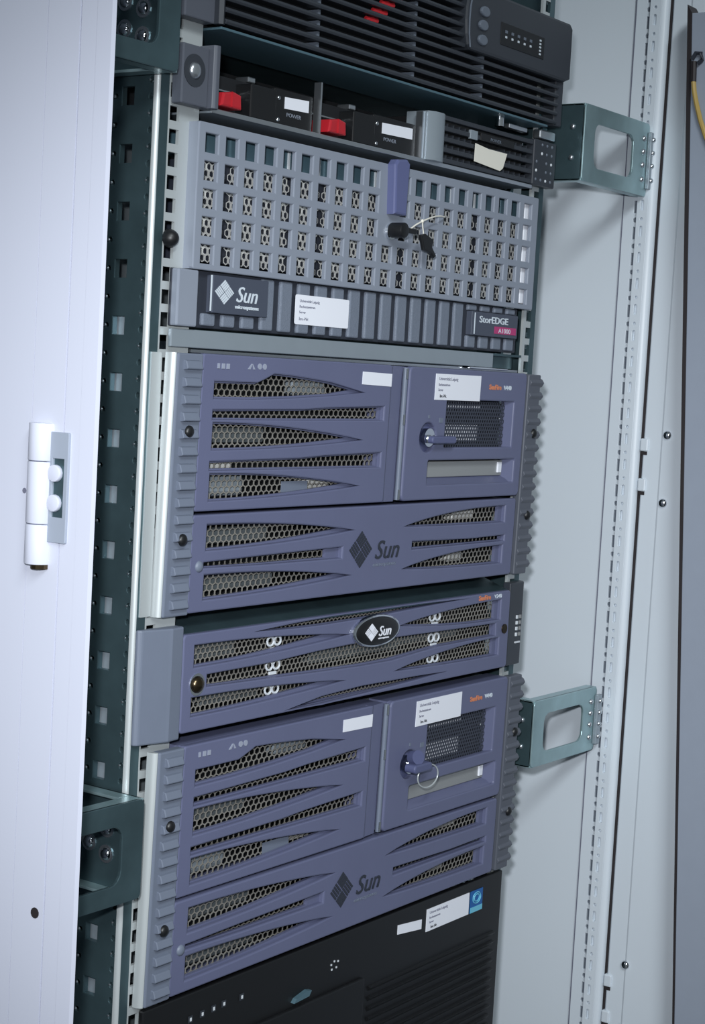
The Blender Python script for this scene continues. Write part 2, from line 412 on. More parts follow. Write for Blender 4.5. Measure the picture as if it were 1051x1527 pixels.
# ================================================================== 19 inch rails
def rail(sx, label, xo=0.2625):
    t = thing('mounting_rail', (sx*0.245, 0.03, -0.95), label, 'rail', 'zinc mounting rails')
    z0, z1 = -0.95, 0.60
    hs = []
    k = -58; xh = min(0.246, xo-0.013)
    while True:
        z = 0.1392 + k*U/3
        if z > z1-0.02: break
        if z > z0+0.02: hs.append(rect(sx*xh-0.0047, sx*xh+0.0047, z-0.0047, z+0.0047))
        k += 1
    xa, xb = sorted((sx*(xo-0.0065), sx*0.222))
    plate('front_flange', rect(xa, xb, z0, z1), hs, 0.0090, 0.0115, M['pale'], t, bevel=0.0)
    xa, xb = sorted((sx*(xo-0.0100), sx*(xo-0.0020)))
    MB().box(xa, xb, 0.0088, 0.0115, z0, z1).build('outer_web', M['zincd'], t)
    hs = []
    for i in range(-30, 14):
        z = 0.1268 + i*0.0372
        if not (z0+0.02 < z < z1-0.02): continue
        hs.append(rect(0.0300, 0.0405, z-0.006, z+0.006))
        for dz in (0, 0.0186): hs.append(ngon(0.0458, z+dz, 0.0019))
    for i in range(-100, 45):
        z = 0.120 + i*0.0107
        if z0+0.02 < z < z1-0.02: hs.append(ngon(0.0155, z, 0.0017, 8, 0.0021))
    xa, xb = sorted((sx*(xo-0.0045), sx*xo))
    plate('side_flange', rect(0.0125, 0.080, z0, z1), hs, xa, xb, M['zincd'], t, plane='YZ', bevel=0.0004, edge=M['pale'])  # flash glint on the cut hole walls put into their paler colour
    mb = MB()
    for i in range(-30, 14):
        z = 0.1268 + i*0.0372
        for dz in (0, 0.0186):
            if z0+0.02 < z < z1-0.03: mb.dome((-xo if sx < 0 else xo-0.0045, 0.0470, z+dz), (-1, 0, 0), 0.0013, 0.0012, 8, 2)
    for i in range(-100, 45):
        z = 0.120 + i*0.0107
        if z0+0.02 < z < z1-0.02 and i % 2: mb.dome((-xo if sx < 0 else xo-0.0045, 0.0166, z), (-1, 0, 0), 0.0009, 0.0008, 8, 2)
    mb.build('rim_glint', M['steel'], t, smooth=True)['kind'] = 'stuff'  # steel domes added beside the holes to imitate flash glints
    # rolled corner between the two flanges
    arc = [(sx*(xo-0.0036+0.0040*math.cos(a)), 0.0128-0.0040*math.sin(a)) for a in [math.pi/2*k/6 for k in range(7)]]
    arc += [(sx*(xo-0.0040), 0.0125), (sx*(xo-0.0010), 0.0130)]
    MB().vprism(arc, z0, z1).build('rolled_corner', M['pale'], t, smooth=True)  # paler than the side flange: the highlight along the bend is in the colour
    return t
railL = rail(-1, 'zinc-plated perforated mounting rail beside the white cabinet frame, left of the servers')
MB().box(-0.2570, -0.2550, 0.0140, 0.085, -0.62, 0.045).build('hole_backing', M['shelfm'], railL)  # light strip added behind the square holes so they read brighter
MB().box(-0.2590, -0.2492, 0.0072, 0.0088, -4*U+0.002, -0.001).build('cover_strip', M['pale'], railL)
railR = rail(1, 'zinc-plated perforated mounting rail at the right ends of the servers', 0.2440)

# ================================================================== brackets
def bracket(sx, c, yp, z0, z1, label, xo=0.392):
    Z = M['zinc'] if sx > 0 else M['zincd']  # same zinc; darker tone on the left stands in for dark reflections
    t = thing('mounting_bracket', (sx*(c+0.06), yp, z0), label, 'bracket', 'zinc brackets holding the rails')
    h = z1-z0
    xs = sorted((sx*c, sx*xo)); hx = sorted((sx*(c+0.020), sx*(c+0.096)))
    plate('front_plate', rrect(xs[0], xs[1], z0, z1, 0.004), [rrect(hx[0], hx[1], z0+h*.20, z1-h*.22, 0.009)], yp, yp+0.0022, Z, t, bevel=0.0005)
    xf = sorted((sx*c, sx*(c+0.0022)))
    plate('side_plate', rrect(yp+0.001, yp+0.062, z0, z1, 0.003), [], xf[0], xf[1], M['zincd'], t, plane='YZ', bevel=0.0005)  # dark reflection of the side plate put into its colour
    for z in (z0, z1-0.002):
        x2 = sorted((sx*c, sx*xo)); MB().box(x2[0], x2[1], yp+0.001, yp+0.012, z, z+0.002).build('lip', M['zinc'], t, bevel=0.0004)
        x2 = sorted((sx*c, sx*(c+0.012))); MB().box(x2[0], x2[1], yp+0.012, yp+0.062, z, z+0.002).build('lip', M['zinc'], t, bevel=0.0004)
    xt = sorted((sx*(xo-0.004), sx*(xo+0.0045)))
    MB().box(xt[0], xt[1], yp-0.004, yp-0.0002, z0+h*.10, z1-h*.12).build('fixing_tab', M['shelfm'], t, bevel=0.0006)
    for q in (.22, .42, .60, .78):
        screw('bolt', t, (sx*(xo-0.011), yp, z0+h*q), (0, -1, 0), 0.0028, 0.0024, M['steel'])
        screw('bolt', t, (sx*(xo+0.0005), yp-0.004, z0+h*q), (0, -1, 0), 0.0026, 0.0024, M['steel'])
    if sx > 0:
        for q in (.3, .7): screw('bolt', t, (sx*c, yp+0.012, z0+h*q), (-1, 0, 0), 0.0026, 0.002, M['steel'])
    else:
        for yy, q in ((0.030, .62), (0.046, .70), (0.030, .36), (0.046, .44)):
            screw('bolt', t, (-(c+0.0022), yp+yy, z0+h*q), (-1, 0, 0), 0.0046, 0.0034, M['chrome'])
            MB().cyl((-(c+0.0022), yp+yy, z0+h*q), (-(c+0.0030), yp+yy, z0+h*q), 0.0062, n=16).build('washer', M['steel'], t)
    return t
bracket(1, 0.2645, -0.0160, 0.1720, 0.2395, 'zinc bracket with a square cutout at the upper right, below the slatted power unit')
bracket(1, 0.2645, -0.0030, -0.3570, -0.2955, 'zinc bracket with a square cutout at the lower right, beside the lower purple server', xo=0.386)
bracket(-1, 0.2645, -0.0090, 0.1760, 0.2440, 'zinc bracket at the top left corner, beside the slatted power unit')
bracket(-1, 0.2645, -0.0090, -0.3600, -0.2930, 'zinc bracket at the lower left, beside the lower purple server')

# ================================================================== large purple servers
def fin_grips(parent, sx):
    """wedge shaped ribs down the ear"""
    n = 15; z0 = -4*U+0.004; pz = (4*U-0.006)/n
    x0, x1 = (-0.2385, -0.2225) if sx < 0 else (0.2205, 0.2430)
    first = None
    for k in range(n):
        z = z0+k*pz
        if first is None:
            prof = [(0.0045, z+0.0004), (-0.0006, z+0.0026), (-0.0026, z+pz*.5), (-0.0006, z+pz-0.0026), (0.0045, z+pz-0.0004)] if sx > 0 else [(0.006, z+0.0010), (-0.0040, z+0.0024), (-0.0048, z+0.0032), (-0.0030, z+pz-0.0034), (0.006, z+pz-0.0014)]
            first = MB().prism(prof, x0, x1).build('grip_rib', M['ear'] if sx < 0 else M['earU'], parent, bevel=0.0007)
        else:
            o = first.copy(); COL.objects.link(o); o.location = (0, 0, k*pz)
def rake(o):
    g = ORG[o.name]
    for v in o.data.vertices: v.co.y += -0.018*(v.co.z+g.z+0.089)
def server440():
    t = thing('rack_server', (0, 0.02, -4*U), 'purple four-unit server directly below the grey slotted storage array', 'server', 'large purple servers')
    P = M['purple']
    MB().box(-0.2185, 0.2185, 0.026, 0.50, -4*U+0.003, -0.002).build('chassis', M['chassis'], t, bevel=0.001)
    MB().box(-0.214, 0.214, 0.0248, 0.026, -4*U+0.006, -0.005).build('bay_front', M['bay'], t)  # dark sheet standing in for the unlit depth behind the mesh
    # ears
    for sx in (-1, 1):
        x0, x1 = (-0.2440, -0.2185) if sx < 0 else (0.2185, 0.2395)
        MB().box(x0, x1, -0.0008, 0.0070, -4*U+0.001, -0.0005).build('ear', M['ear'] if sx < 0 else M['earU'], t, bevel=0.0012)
        fin_grips(t, sx)
        for z in (-0.0522, -0.1245):
            screw('ear_screw', t, (sx*0.2325, -0.0036 if sx < 0 else -0.0012, z), (0, -1, 0), 0.0042, 0.0030, M['blackp'])
    MB().vprism([(-0.2440, 0.0070), (-0.2440, 0.0006), (-0.2452, 0.0000), (-0.2468, 0.0010), (-0.2480, 0.0035), (-0.2482, 0.0070)], -4*U+0.0015, -0.0005).build('lit_ear_edge', M['pale'], t, smooth=True)  # pale strip added for the bright light on the ear's rounded edge
    # --- upper left bezel
    ub = rrect(-0.218, 0.0072, -0.1066, 0.0, 0.0025)
    tear = [('o1', None), ]
    o1 = [(-0.2025, -0.0288), (-0.0692+0.004, -0.0246), (-0.0435, -0.0206), (-0.0699, -0.0166), (-0.0952, -0.0146), (-0.1197, -0.0130), (-0.1390, -0.0124), (-0.1474, -0.0158), (-0.1572, -0.0192), (-0.2025, -0.0194)]
    o1 = [(-0.2025, -0.0288), (-0.160, -0.0284), (-0.118, -0.0268), (-0.069, -0.0240), (-0.0435, -0.0206), (-0.0699, -0.0166), (-0.0952, -0.0146), (-0.1197, -0.0130), (-0.1390, -0.0124), (-0.1474, -0.0158), (-0.1572, -0.0192), (-0.2025, -0.0194)]
    o1f = [(-0.2045, -0.0300), (-0.160, -0.0296), (-0.118, -0.0280), (-0.069, -0.0252), (-0.0285, -0.0220), (-0.0699, -0.0158), (-0.0952, -0.0138), (-0.1197, -0.0122), (-0.1395, -0.0115), (-0.1480, -0.0148), (-0.1578, -0.0182), (-0.2045, -0.0184)]
    def band(zl0, zl1, zr0, zr1, xl=-0.2025, xr=-0.002, e=0.0):
        top = [(xr+e, zr1+e*.5), ((xl*.35+xr*.65), zl1*.42+zr1*.58+0.0002+e*.5), ((xl+xr)/2, zl1*.7+zr1*.3+e*.5), (xl-e, zl1+e*.5)]
        bot = [(xl-e, zl0-e*.5), ((xl+xr)/2, zl0*.6+zr0*.4-e*.5), (xr+e, zr0-e*.5)]
        return bot + top
    back = [o1, band(-0.0431, -0.0387, -0.0418, -0.0332), leaf(-0.2011, -0.0450, -0.0472, -0.0639, -0.0566, n=11),
            band(-0.0778, -0.0738, -0.0780, -0.0687), leaf(-0.2007, -0.0445, -0.0820, -0.0988, -0.0912, n=12)]
    front = [o1f, band(-0.0431, -0.0387, -0.0418, -0.0332, e=0.002), leaf(-0.2035, -0.0270, -0.0462, -0.0649, -0.0580),
             band(-0.0778, -0.0738, -0.0780, -0.0687, e=0.002), leaf(-0.2035, -0.0270, -0.0810, -0.0998, -0.0930)]
    plate('upper_bezel', ub, front, 0.0, 0.0038, P, t, bevel=0.0011)
    plate('bezel_liner', rrect(-0.2175, 0.0068, -0.1062, -0.0004, 0.0025), back, 0.0039, 0.0066, P, t, bevel=0.0)
    MB().box(-0.2178, -0.2150, 0.0072, 0.0235, -0.1062, -0.0004).box(-0.2150, 0.0068, 0.0072, 0.0235, -0.0030, -0.0004).box(-0.2150, 0.0068, 0.0072, 0.0235, -0.1062, -0.1040).build('bezel_shell', P, t)
    hexsheet('mesh_screen', -0.206, 0.002, -0.1015, -0.0105, 0.0076, 0.00600, 0.0042, 0.84, 0.0004, M['mesh'], t)
    MB().box(-0.1147, -0.0835, 0.0070, 0.0075, -0.0978, -0.0884).build('blank_tab', M['ear'], t)
    # pale boxes behind the mesh; the first stands in for bright reflections
    MB().box(-0.196, -0.150, 0.0125, 0.023, -0.0985, -0.0835).build('reflection_block', M['shelfm'], t, bevel=0.004)
    MB().box(-0.078, -0.048, 0.0125, 0.023, -0.0960, -0.0860).build('light_part', M['sheet'], t, bevel=0.002)
    MB().box(-0.192, -0.130, 0.0135, 0.023, -0.0610, -0.0500).build('light_part', M['chassis'], t, bevel=0.002)
    MB().box(-0.100, -0.060, 0.0135, 0.023, -0.0260, -0.0150).build('light_part', M['shelfm'], t, bevel=0.002)
    MB().box(-0.200, -0.165, 0.0135, 0.023, -0.0790, -0.0720).build('light_part', M['sheet'], t, bevel=0.001)
    # status icons
    for dx, s in ((0, '■'), (0.006, '6'), (0.010, '0')):
        pass
    MB().box(-0.2030, -0.2010, -0.0006, 0.0, -0.0095, -0.0060).box(-0.1985, -0.1955, -0.0006, 0.0, -0.0095, -0.0060).box(-0.1935, -0.1905, -0.0006, 0.0, -0.0095, -0.0060).build('status_light', M['icon'], t)
    loops_mesh('status_icon', [[(-0.1705, -0.0090), (-0.1680, -0.0090), (-0.1655, -0.0052), (-0.1668, -0.0052)], [(-0.1645, -0.0090), (-0.1625, -0.0090), (-0.1655, -0.0052)], ngon(-0.1575, -0.0068, 0.0022), ngon(-0.1520, -0.0068, 0.0022)], 0.0, 0.0005, M['icon'], t)
    # recessed strip with piano hinge
    MB().vprism([(0.0072, 0.0008), (0.0105, 0.0022), (0.0255, 0.0034), (0.0255, 0.022), (0.0072, 0.022)], -0.1066, -0.0005).build('hinge_strip', P, t)
    MB().cyl((0.0282, 0.0018, -0.1055), (0.0282, 0.0018, -0.0015), 0.0021, n=10).build('hinge_rod', M['ear'], t, smooth=True)
    for z in (-0.0060, -0.0420, -0.1010): MB().cyl((0.0275, -0.0003, z-0.004), (0.0275, -0.0003, z+0.004), 0.0011, n=8).build('hinge_pin', M['chrome'], t, smooth=True)
    # --- media door
    dr = MB()
    door = plate('media_door', rrect(0.0325, 0.2165, -0.1066, 0.0, 0.0045),
                 [rrect(0.0895, 0.1975, -0.0640, -0.0250, 0.001, 2), rrect(0.0675, 0.2050, -0.0945, -0.0745, 0.0015, 2), ngon(0.0645, -0.0560, 0.0120, 20)],
                 0.0, 0.0050, P, t, bevel=0.0013)
    MB().box(0.0325, 0.0350, 0.0050, 0.022, -0.1060, -0.0006).box(0.0350, 0.2160, 0.0050, 0.022, -0.0030, -0.0006).box(0.0350, 0.2160, 0.0050, 0.022, -0.1060, -0.1035).build('bezel_shell', P, t)
    # sloped right reveals of both recesses
    MB().vprism([(0.1905, 0.0050), (0.1975, 0.0012), (0.1975, 0.0090), (0.1905, 0.0090)], -0.0640, -0.0250).build('reveal', P, t)
    MB().vprism([(0.1955, 0.0090), (0.2050, 0.0012), (0.2050, 0.0110), (0.1955, 0.0110)], -0.0945, -0.0745).build('reveal', P, t)
    MB().prism([(0.0012, -0.0945), (0.0090, -0.0890), (0.0110, -0.0890), (0.0110, -0.0945)], 0.0675, 0.2000).build('reveal', P, t)
    hexsheet('perforated_screen', 0.091, 0.1905, -0.0635, -0.0255, 0.0052, 0.0037, 0.0030, 0.66, 0.0006, M['mesh_dark'], t)
    for (xa, xb, za, zb) in ((0.097, 0.151, -0.0318, -0.0285), (0.0935, 0.150, -0.0585, -0.0460)):
        MB().box(xa, xb, 0.0066, 0.0085, za, zb).build('drive_front', M['label'], t)
    MB().box(0.1855, 0.1872, 0.0066, 0.0085, -0.0410, -0.0392).build('drive_light', M['ledw'], t)
    MB().box(0.0695, 0.1965, 0.0072, 0.020, -0.0890, -0.0760).build('optical_drive', M['grip'], t, bevel=0.0006)
    MB().box(0.1880, 0.1940, 0.0058, 0.0076, -0.0865, -0.0775).build('drive_button', M['label'], t, bevel=0.0003)
    # key switch
    ks = MB().cyl((0.0645, 0.0045, -0.0560), (0.0645, 0.0060, -0.0560), 0.0125, n=24).build('key_switch', M['purple_deep'], t)
    MB().cyl((0.0645, -0.0015, -0.0560), (0.0645, 0.0045, -0.0560), 0.0075, n=20).build('key_barrel', M['chrome'], t, smooth=True)
    MB().box(0.0625, 0.0645, -0.0006, 0.0, -0.0405, -0.0380).build('key_mark', M['ear'], t)
    MB().box(0.0790, 0.0840, -0.0006, 0.0, -0.0440, -0.0400).build('key_mark', M['ear'], t)
    # labels and marking
    plate('asset_label', [(-0.0325, -0.0158), (0.0066, -0.0166), (0.0066, -0.0068), (-0.0325, -0.0062)], [], -0.0004, 0.0, M['label'], t, bevel=0.0)
    inv_label(t, 0.0695, 0.1388, -0.0255, -0.0045, 0.0)
    text('model_text', 'SunFire', 0.1535, -0.0152, 0.0058, 0.0, M['orange'], t, sx=1.12, bold=0.0002)
    text('model_text', 'V440', 0.1775, -0.0152, 0.0052, 0.0, M['whiteprint'], t, sx=1.15, bold=0.0001)
    # --- lower bezel
    lb = rrect(-0.2202, 0.2120, -0.1758, -0.1088, 0.0030)
    backL = [leaf(-0.2018, -0.0450, -0.1166, -0.1326, -0.1247), [(-0.2042, -0.1448), (-0.1411, -0.1460), (-0.0600, -0.1464), (-0.0600, -0.1400), (-0.1411, -0.1411), (-0.2042, -0.1422)],
             leaf(-0.2018, -0.0450, -0.1512, -0.1666, -0.1594),
             leaf(0.1890, 0.0415, -0.1156, -0.1280, -0.1264, 2.2), [(0.0526, -0.1448), (0.1388, -0.1446), (0.1960, -0.1446), (0.1960, -0.1412), (0.1386, -0.1417), (0.0526, -0.1404)],
             leaf(0.1890, 0.0420, -0.1500, -0.1638, -0.1606, 2.2)]
    frontL = [leaf(-0.2040, -0.0305, -0.1156, -0.1336, -0.1266), grow(backL[1], 0.001) , leaf(-0.2040, -0.0305, -0.1502, -0.1676, -0.1613),
              leaf(0.1950, 0.0385, -0.1148, -0.1290, -0.1267, 2.2), grow(backL[4], 0.001), leaf(0.1950, 0.0390, -0.1492, -0.1648, -0.1609, 2.2)]
    frontL[1] = [(-0.2052, -0.1453), (-0.1411, -0.1467), (-0.0440, -0.1474), (-0.0440, -0.1390), (-0.1411, -0.1403), (-0.2052, -0.1416)]
    plate('lower_bezel', lb, frontL, -0.0010, 0.0032, P, t, bevel=0.0012)
    plate('bezel_liner', rrect(-0.2198, 0.2116, -0.1754, -0.1092, 0.003), backL, 0.0033, 0.0062, P, t, bevel=0.0)
    MB().box(-0.2200, -0.2170, 0.0068, 0.0235, -0.1752, -0.1094).box(-0.2170, 0.2110, 0.0068, 0.0235, -0.1120, -0.1094).box(-0.2170, 0.2110, 0.0068, 0.0235, -0.1752, -0.1730).build('bezel_shell', P, t)
    hexsheet('mesh_screen', -0.206, 0.198, -0.1690, -0.1130, 0.0072, 0.00600, 0.0042, 0.84, 0.0004, M['mesh'], t)
    for (xa, xb, za, zb, mm) in ((-0.198, -0.120, -0.1315, -0.1205, 'chassis'), (-0.190, -0.110, -0.1650, -0.1540, 'chassis'), (0.130, 0.165, -0.1265, -0.1180, 'sheet'), (0.128, 0.150, -0.1620, -0.1530, 'sheet')):
        MB().box(xa, xb, 0.0125, 0.023, za, zb).build('drive_carrier', M[mm], t, bevel=0.002)
    screw('bezel_screw', t, (-0.2105, -0.0010, -0.1440), (0, -1, 0), 0.0040, 0.0022, M['ear'])
    loops_mesh('logo_diamond', sunlogo_loops(-0.0205, -0.1420, 0.0150, 1.05), -0.0010, 0.0005, M['a1dark'], t)
    text('logo_text', 'Sun', -0.0020, -0.1505, 0.0205, -0.0010, M['a1dark'], t, shear=0.30, sx=1.12, ext=0.0004)
    text('logo_text', 'microsystems', -0.0030, -0.1565, 0.0048, -0.0010, M['ear'], t, shear=0.2, sx=1.2, ext=0.0002)
    # the moulded front leans a little: its foot sits further back than its top
    for o in children(t):
        if o.name.split('.')[0] in ('chassis', 'slide', 'bay_front'): continue
        if o.name.startswith('grip_rib') and o.data.users > 1 and o.location.z > 0.0001:
            o.location.y = -0.018*o.location.z; continue
        rake(o)
        for q in children(o): rake(q)
    return t
srvA = server440()
srvB = copy_tree(srvA); srvB.location.z = H - 4*U - 6*U
srvB['label'] = 'purple four-unit server directly above the black server, a key ring hanging from its door'
# the key left in the upper server's switch and the ring on the lower one
k1 = thing('door_key', (0.0645, -0.003, -0.0600), 'short purple-grey key turned in the door of the upper purple server', 'key')
plate('key_bow', rrect(0.0600, 0.0960, -0.0605, -0.0545, 0.0026), [], -0.0085, -0.0035, M['purple_deep'], k1, bevel=0.0012)
MB().cyl((0.0645, -0.0040, -0.0572), (0.0645, -0.0016, -0.0572), 0.0035, n=14).build('key_shaft', M['chrome'], k1, smooth=True)
z0 = -6*U
k2 = thing('door_key', (0.0645, -0.003, -0.0600+z0), 'key with thin wire ring in the door of the lower purple server', 'key')
plate('key_bow', rrect(0.0520, 0.0780, -0.0600+z0, -0.0530+z0, 0.0030), [], -0.0150, -0.0050, M['purple_deep'], k2, bevel=0.0014)
MB().cyl((0.0645, -0.0060, -0.0560+z0), (0.0645, -0.0016, -0.0560+z0), 0.0052, n=16).build('key_shaft', M['chrome'], k2, smooth=True)
MB().cyl((0.0620, -0.0110, -0.0480+z0), (0.0645, -0.0040, -0.0500+z0), 0.0060, n=16).build('key_cap', M['purple_deep'], k2, smooth=True)
cx, cz = 0.0755, -0.0650+z0
MB().tube([(cx+0.0135*math.cos(a), -0.0125-0.001*math.cos(a), cz+0.0095*math.sin(a)) for a in [2*math.pi*i/36 for i in range(36)]], 0.0006, 6, True).build('wire_ring', M['pale'], k2, smooth=True)

# ================================================================== two-unit server with oval badge
t = thing('rack_server', (0, 0.02, -6*U), 'blue-purple two-unit server with black oval badge between the two larger purple servers', 'server')
P = M['purple']; zt, zb = -0.1900, -0.2580
MB().box(-0.2185, 0.2185, 0.030, 0.50, -6*U+0.003, -0.1815).build('chassis', M['chassis'], t, bevel=0.001)
MB().box(-0.214, 0.214, 0.0235, 0.030, zb+0.003, zt-0.003).build('bay_front', M['bay'], t)  # dark tone imitates the unlit interior seen through the mesh
MB().prism([(0.0042, zt+0.0002), (0.004, zt-0.003), (0.034, zt-0.003), (0.034, -0.1815), (0.030, -0.1812)], -0.2222, 0.2137).build('top_cowl', M['zincd'], t)
Aop = leaf(-0.2085, -0.0550, -0.1990, -0.2125, -0.2045); Af = leaf(-0.2105, -0.0280, -0.1980, -0.2135, -0.2072)
Cop = leaf(-0.2095, -0.0550, -0.2352, -0.2466, -0.2402); Cf = leaf(-0.2115, -0.0310, -0.2342, -0.2476, -0.2425)
A0 = [(-0.146, -0.1945), (-0.100, -0.1962), (-0.065, -0.1967), (-0.007, -0.1962), (0.060, -0.1942), (0.1427, -0.1922), (0.080, -0.1916), (0.0, -0.1912), (-0.049, -0.1914), (-0.100, -0.1927)]
Bop = [(-0.1950, -0.2278), (-0.126, -0.2295), (-0.062, -0.2313), (-0.010, -0.2325), (0.033, -0.2325), (0.070, -0.2302), (0.102, -0.2285), (0.1912, -0.2278), (0.1906, -0.2184), (0.138, -0.2179), (0.038, -0.2165), (-0.025, -0.2162), (-0.070, -0.2172), (-0.127, -0.2196), (-0.1950, -0.2202)]
C0 = [(-0.105, -0.2565), (-0.060, -0.2569), (0.0, -0.2556), (0.069, -0.2535), (0.115, -0.2515), (0.069, -0.2506), (-0.008, -0.2497), (-0.060, -0.2515)]
RAo = leaf(0.1930, 0.0450, -0.1982, -0.2137, -0.2062, 2.0); RAf = leaf(0.1985, 0.0400, -0.1974, -0.2147, -0.2066, 2.0)
RCo = leaf(0.1930, 0.0410, -0.2314, -0.2450, -0.2424, 2.0); RCf = leaf(0.1985, 0.0360, -0.2306, -0.2460, -0.2428, 2.0)
def shrink(lp, d): return grow(lp, -d)
plate('bezel', rrect(-0.2222, 0.2137, zb, zt, 0.003), [Af, Cf, A0, grow(Bop, 0.001), C0, RAf, RCf], 0.0, 0.0038, P, t, bevel=0.0010)
plate('bezel_liner', rrect(-0.2218, 0.2133, zb+0.0004, zt-0.0004, 0.003), [Aop, Cop, shrink(A0, 0.0003), Bop, shrink(C0, 0.0003), RAo, RCo], 0.0039, 0.0064, P, t, bevel=0.0)
MB().box(-0.2200, 0.2120, 0.0070, 0.030, zb+0.0004, zb+0.003).build('bezel_shell', P, t)
hexsheet('mesh_screen', -0.213, 0.200, zb+0.002, zt-0.001, 0.0074, 0.0050, 0.0037, 0.82, 0.0004, M['mesh'], t)
for (xa, xb, za, zb_) in ((-0.200, -0.150, -0.2115, -0.2005), (-0.185, -0.120, -0.2455, -0.2365), (-0.060, 0.060, -0.2290, -0.2190), (0.060, 0.150, -0.2260, -0.2200)):
    MB().box(xa, xb, 0.014, 0.0235, za, zb_).build('drive_front', M['chassis'], t, bevel=0.001)
# left ear cover: deep boxy cover, chamfered towards the bezel
MB().vprism([(-0.2222, 0.0002), (-0.2350, -0.0012), (-0.2375, -0.0006), (-0.2600, 0.0040), (-0.2620, 0.0060), (-0.2620, 0.0085), (-0.2222, 0.0085)], -0.2615, -0.1840).build('ear_cover', M['ear'], t, bevel=0.0014)
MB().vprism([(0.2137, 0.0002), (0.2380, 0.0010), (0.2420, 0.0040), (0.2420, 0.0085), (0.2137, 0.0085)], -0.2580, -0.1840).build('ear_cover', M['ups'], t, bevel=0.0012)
for j in range(4):
    MB().box(0.2265, 0.2290, -0.0004, 0.0014, -0.2165-0.0052*j, -0.2135-0.0052*j).build('status_light', M['ledw'], t)
    MB().box(0.2325, 0.2345, -0.0004, 0.0014, -0.2165-0.0052*j, -0.2135-0.0052*j).build('status_light', M['grip'], t)
MB().box(0.2265, 0.2350, -0.0002, 0.0014, -0.2385, -0.2370).build('power_slot', M['ledw'], t)
lk = screw('bezel_lock', t, (-0.2069, 0.0, -0.2253), (0, -1, 0), 0.0062, 0.0045, M['brass'])
MB().cyl((-0.2069, -0.0006, -0.2253), (-0.2069, 0.0004, -0.2253), 0.0078, n=20).build('lock_rim', M['chrome'], t, smooth=True)
MB().cyl((0.2055, -0.0010, -0.2235), (0.2055, 0.0004, -0.2235), 0.0042, n=16).build('power_key', M['brass'], t, smooth=True)
for xs_, zs_ in ((-0.1150, (-0.2048, -0.2226, -0.2403)), (0.1013, (-0.2050, -0.2226, -0.2398))):
    for zc in zs_:
        o = MB().tube([(xs_-0.0042+0.0038*math.cos(a), 0.0062, zc+0.0032*math.sin(a)) for a in [2*math.pi*i/14 for i in range(14)]], 0.0009, 6, True)
        o.tube([(xs_+0.0042+0.0038*math.cos(a), 0.0062, zc+0.0032*math.sin(a)) for a in [2*math.pi*i/14 for i in range(14)]], 0.0009, 6, True)
        o.box(xs_-0.0040, xs_+0.0040, 0.0055, 0.0068, zc-0.0068, zc-0.0046)
        o.build('drive_clip', M['ledw'], t, smooth=True)
# oval badge
ov = []
ox, oz = 0.0050, -0.2070
plate('badge_rim', ngon(ox, oz, 0.0318, 40, 0.0128), [], -0.0030, 0.0005, M['chrome'], t, bevel=0.0012)
mb = MB(); n = 40; rings = 5; vs = []; fs = []
for i in range(rings):
    q = i/rings*math.pi/2
    for j in range(n):
        a = 2*math.pi*j/n; vs.append((ox+0.0292*math.cos(q)*math.cos(a), -0.0030-0.0028*math.sin(q), oz+0.0112*math.cos(q)*math.sin(a)))
vs.append((ox, -0.0058, oz))
for i in range(rings-1):
    for j in range(n): fs.append((i*n+j, i*n+(j+1) % n, (i+1)*n+(j+1) % n, (i+1)*n+j))
for j in range(n): fs.append(((rings-1)*n+j, (rings-1)*n+(j+1) % n, len(vs)-1))
mb.add(vs, fs); mb.build('oval_badge', M['blackp'], t, smooth=True)
loops_mesh('logo_diamond', sunlogo_loops(ox-0.0125, oz+0.0002, 0.0072, 1.25), -0.0056, 0.0006, M['label'], t)
text('logo_text', 'Sun', ox-0.0030, oz-0.0036, 0.0112, -0.0056, M['label'], t, shear=0.25, sx=1.05, ext=0.0003)
text('logo_text', 'microsystems', ox-0.0028, oz-0.0060, 0.0022, -0.0056, M['label'], t, sx=1.2, ext=0.0002)
text('model_text', 'SunFire', 0.1600, -0.1955, 0.0056, 0.0, M['orange'], t, sx=1.15, bold=0.0002)
text('model_text', 'V240', 0.1860, -0.1955, 0.0050, 0.0, M['whiteprint'], t, sx=1.15)

# ================================================================== black server at the bottom
t = thing('rack_server', (0, 0.03, -0.76), 'black server at the bottom of the rack with two white labels and a blue sticker', 'server')
MB().box(-0.2185, 0.2185, 0.040, 0.50, -0.76, -0.449).build('chassis', M['chassis'], t)
B = M['blackp']
yb = 0.004
MB().box(-0.2413, 0.2375, yb, 0.0088, -0.76, -0.4470).build('front_panel', B, t, bevel=0.0012)
for i in range(22):
    z = -0.500-0.0085*i
    MB().prism([(yb+0.0005, z), (yb-0.0025, z-0.0012), (yb+0.0005, z-0.0052)], 0.030, 0.226).build('louvre', B, t)
MB().box(-0.2300, 0.0200, yb-0.0035, yb+0.0005, -0.76, -0.4900).build('drive_cover', B, t, bevel=0.0012)
plate('asset_label', [(0.0689, -0.4668), (0.1050, -0.4705), (0.1050, -0.4623), (0.0689, -0.4590)], [], yb-0.0005, yb, M['label'], t, bevel=0.0)
inv_label(t, 0.1125, 0.1808, -0.4750, -0.4556, yb)
stk = plate('blue_sticker', rect(0.1830, 0.2035, -0.4752, -0.4556), [], yb-0.0005, yb, M['blue'], t, bevel=0.0)
MB().box(0.1833, 0.2032, yb-0.0008, yb-0.0004, -0.4750, -0.4702).build('sticker_band', M['cyan'], stk)
for rr in (0.0062, 0.0040):
    MB().tube([(0.1932+rr*1.05*math.cos(a), yb-0.0007, -0.4626+rr*0.8*math.sin(a)) for a in [2*math.pi*i/20 for i in range(20)]], 0.0005, 5, True).build('sticker_ring', M['cyan'], stk)
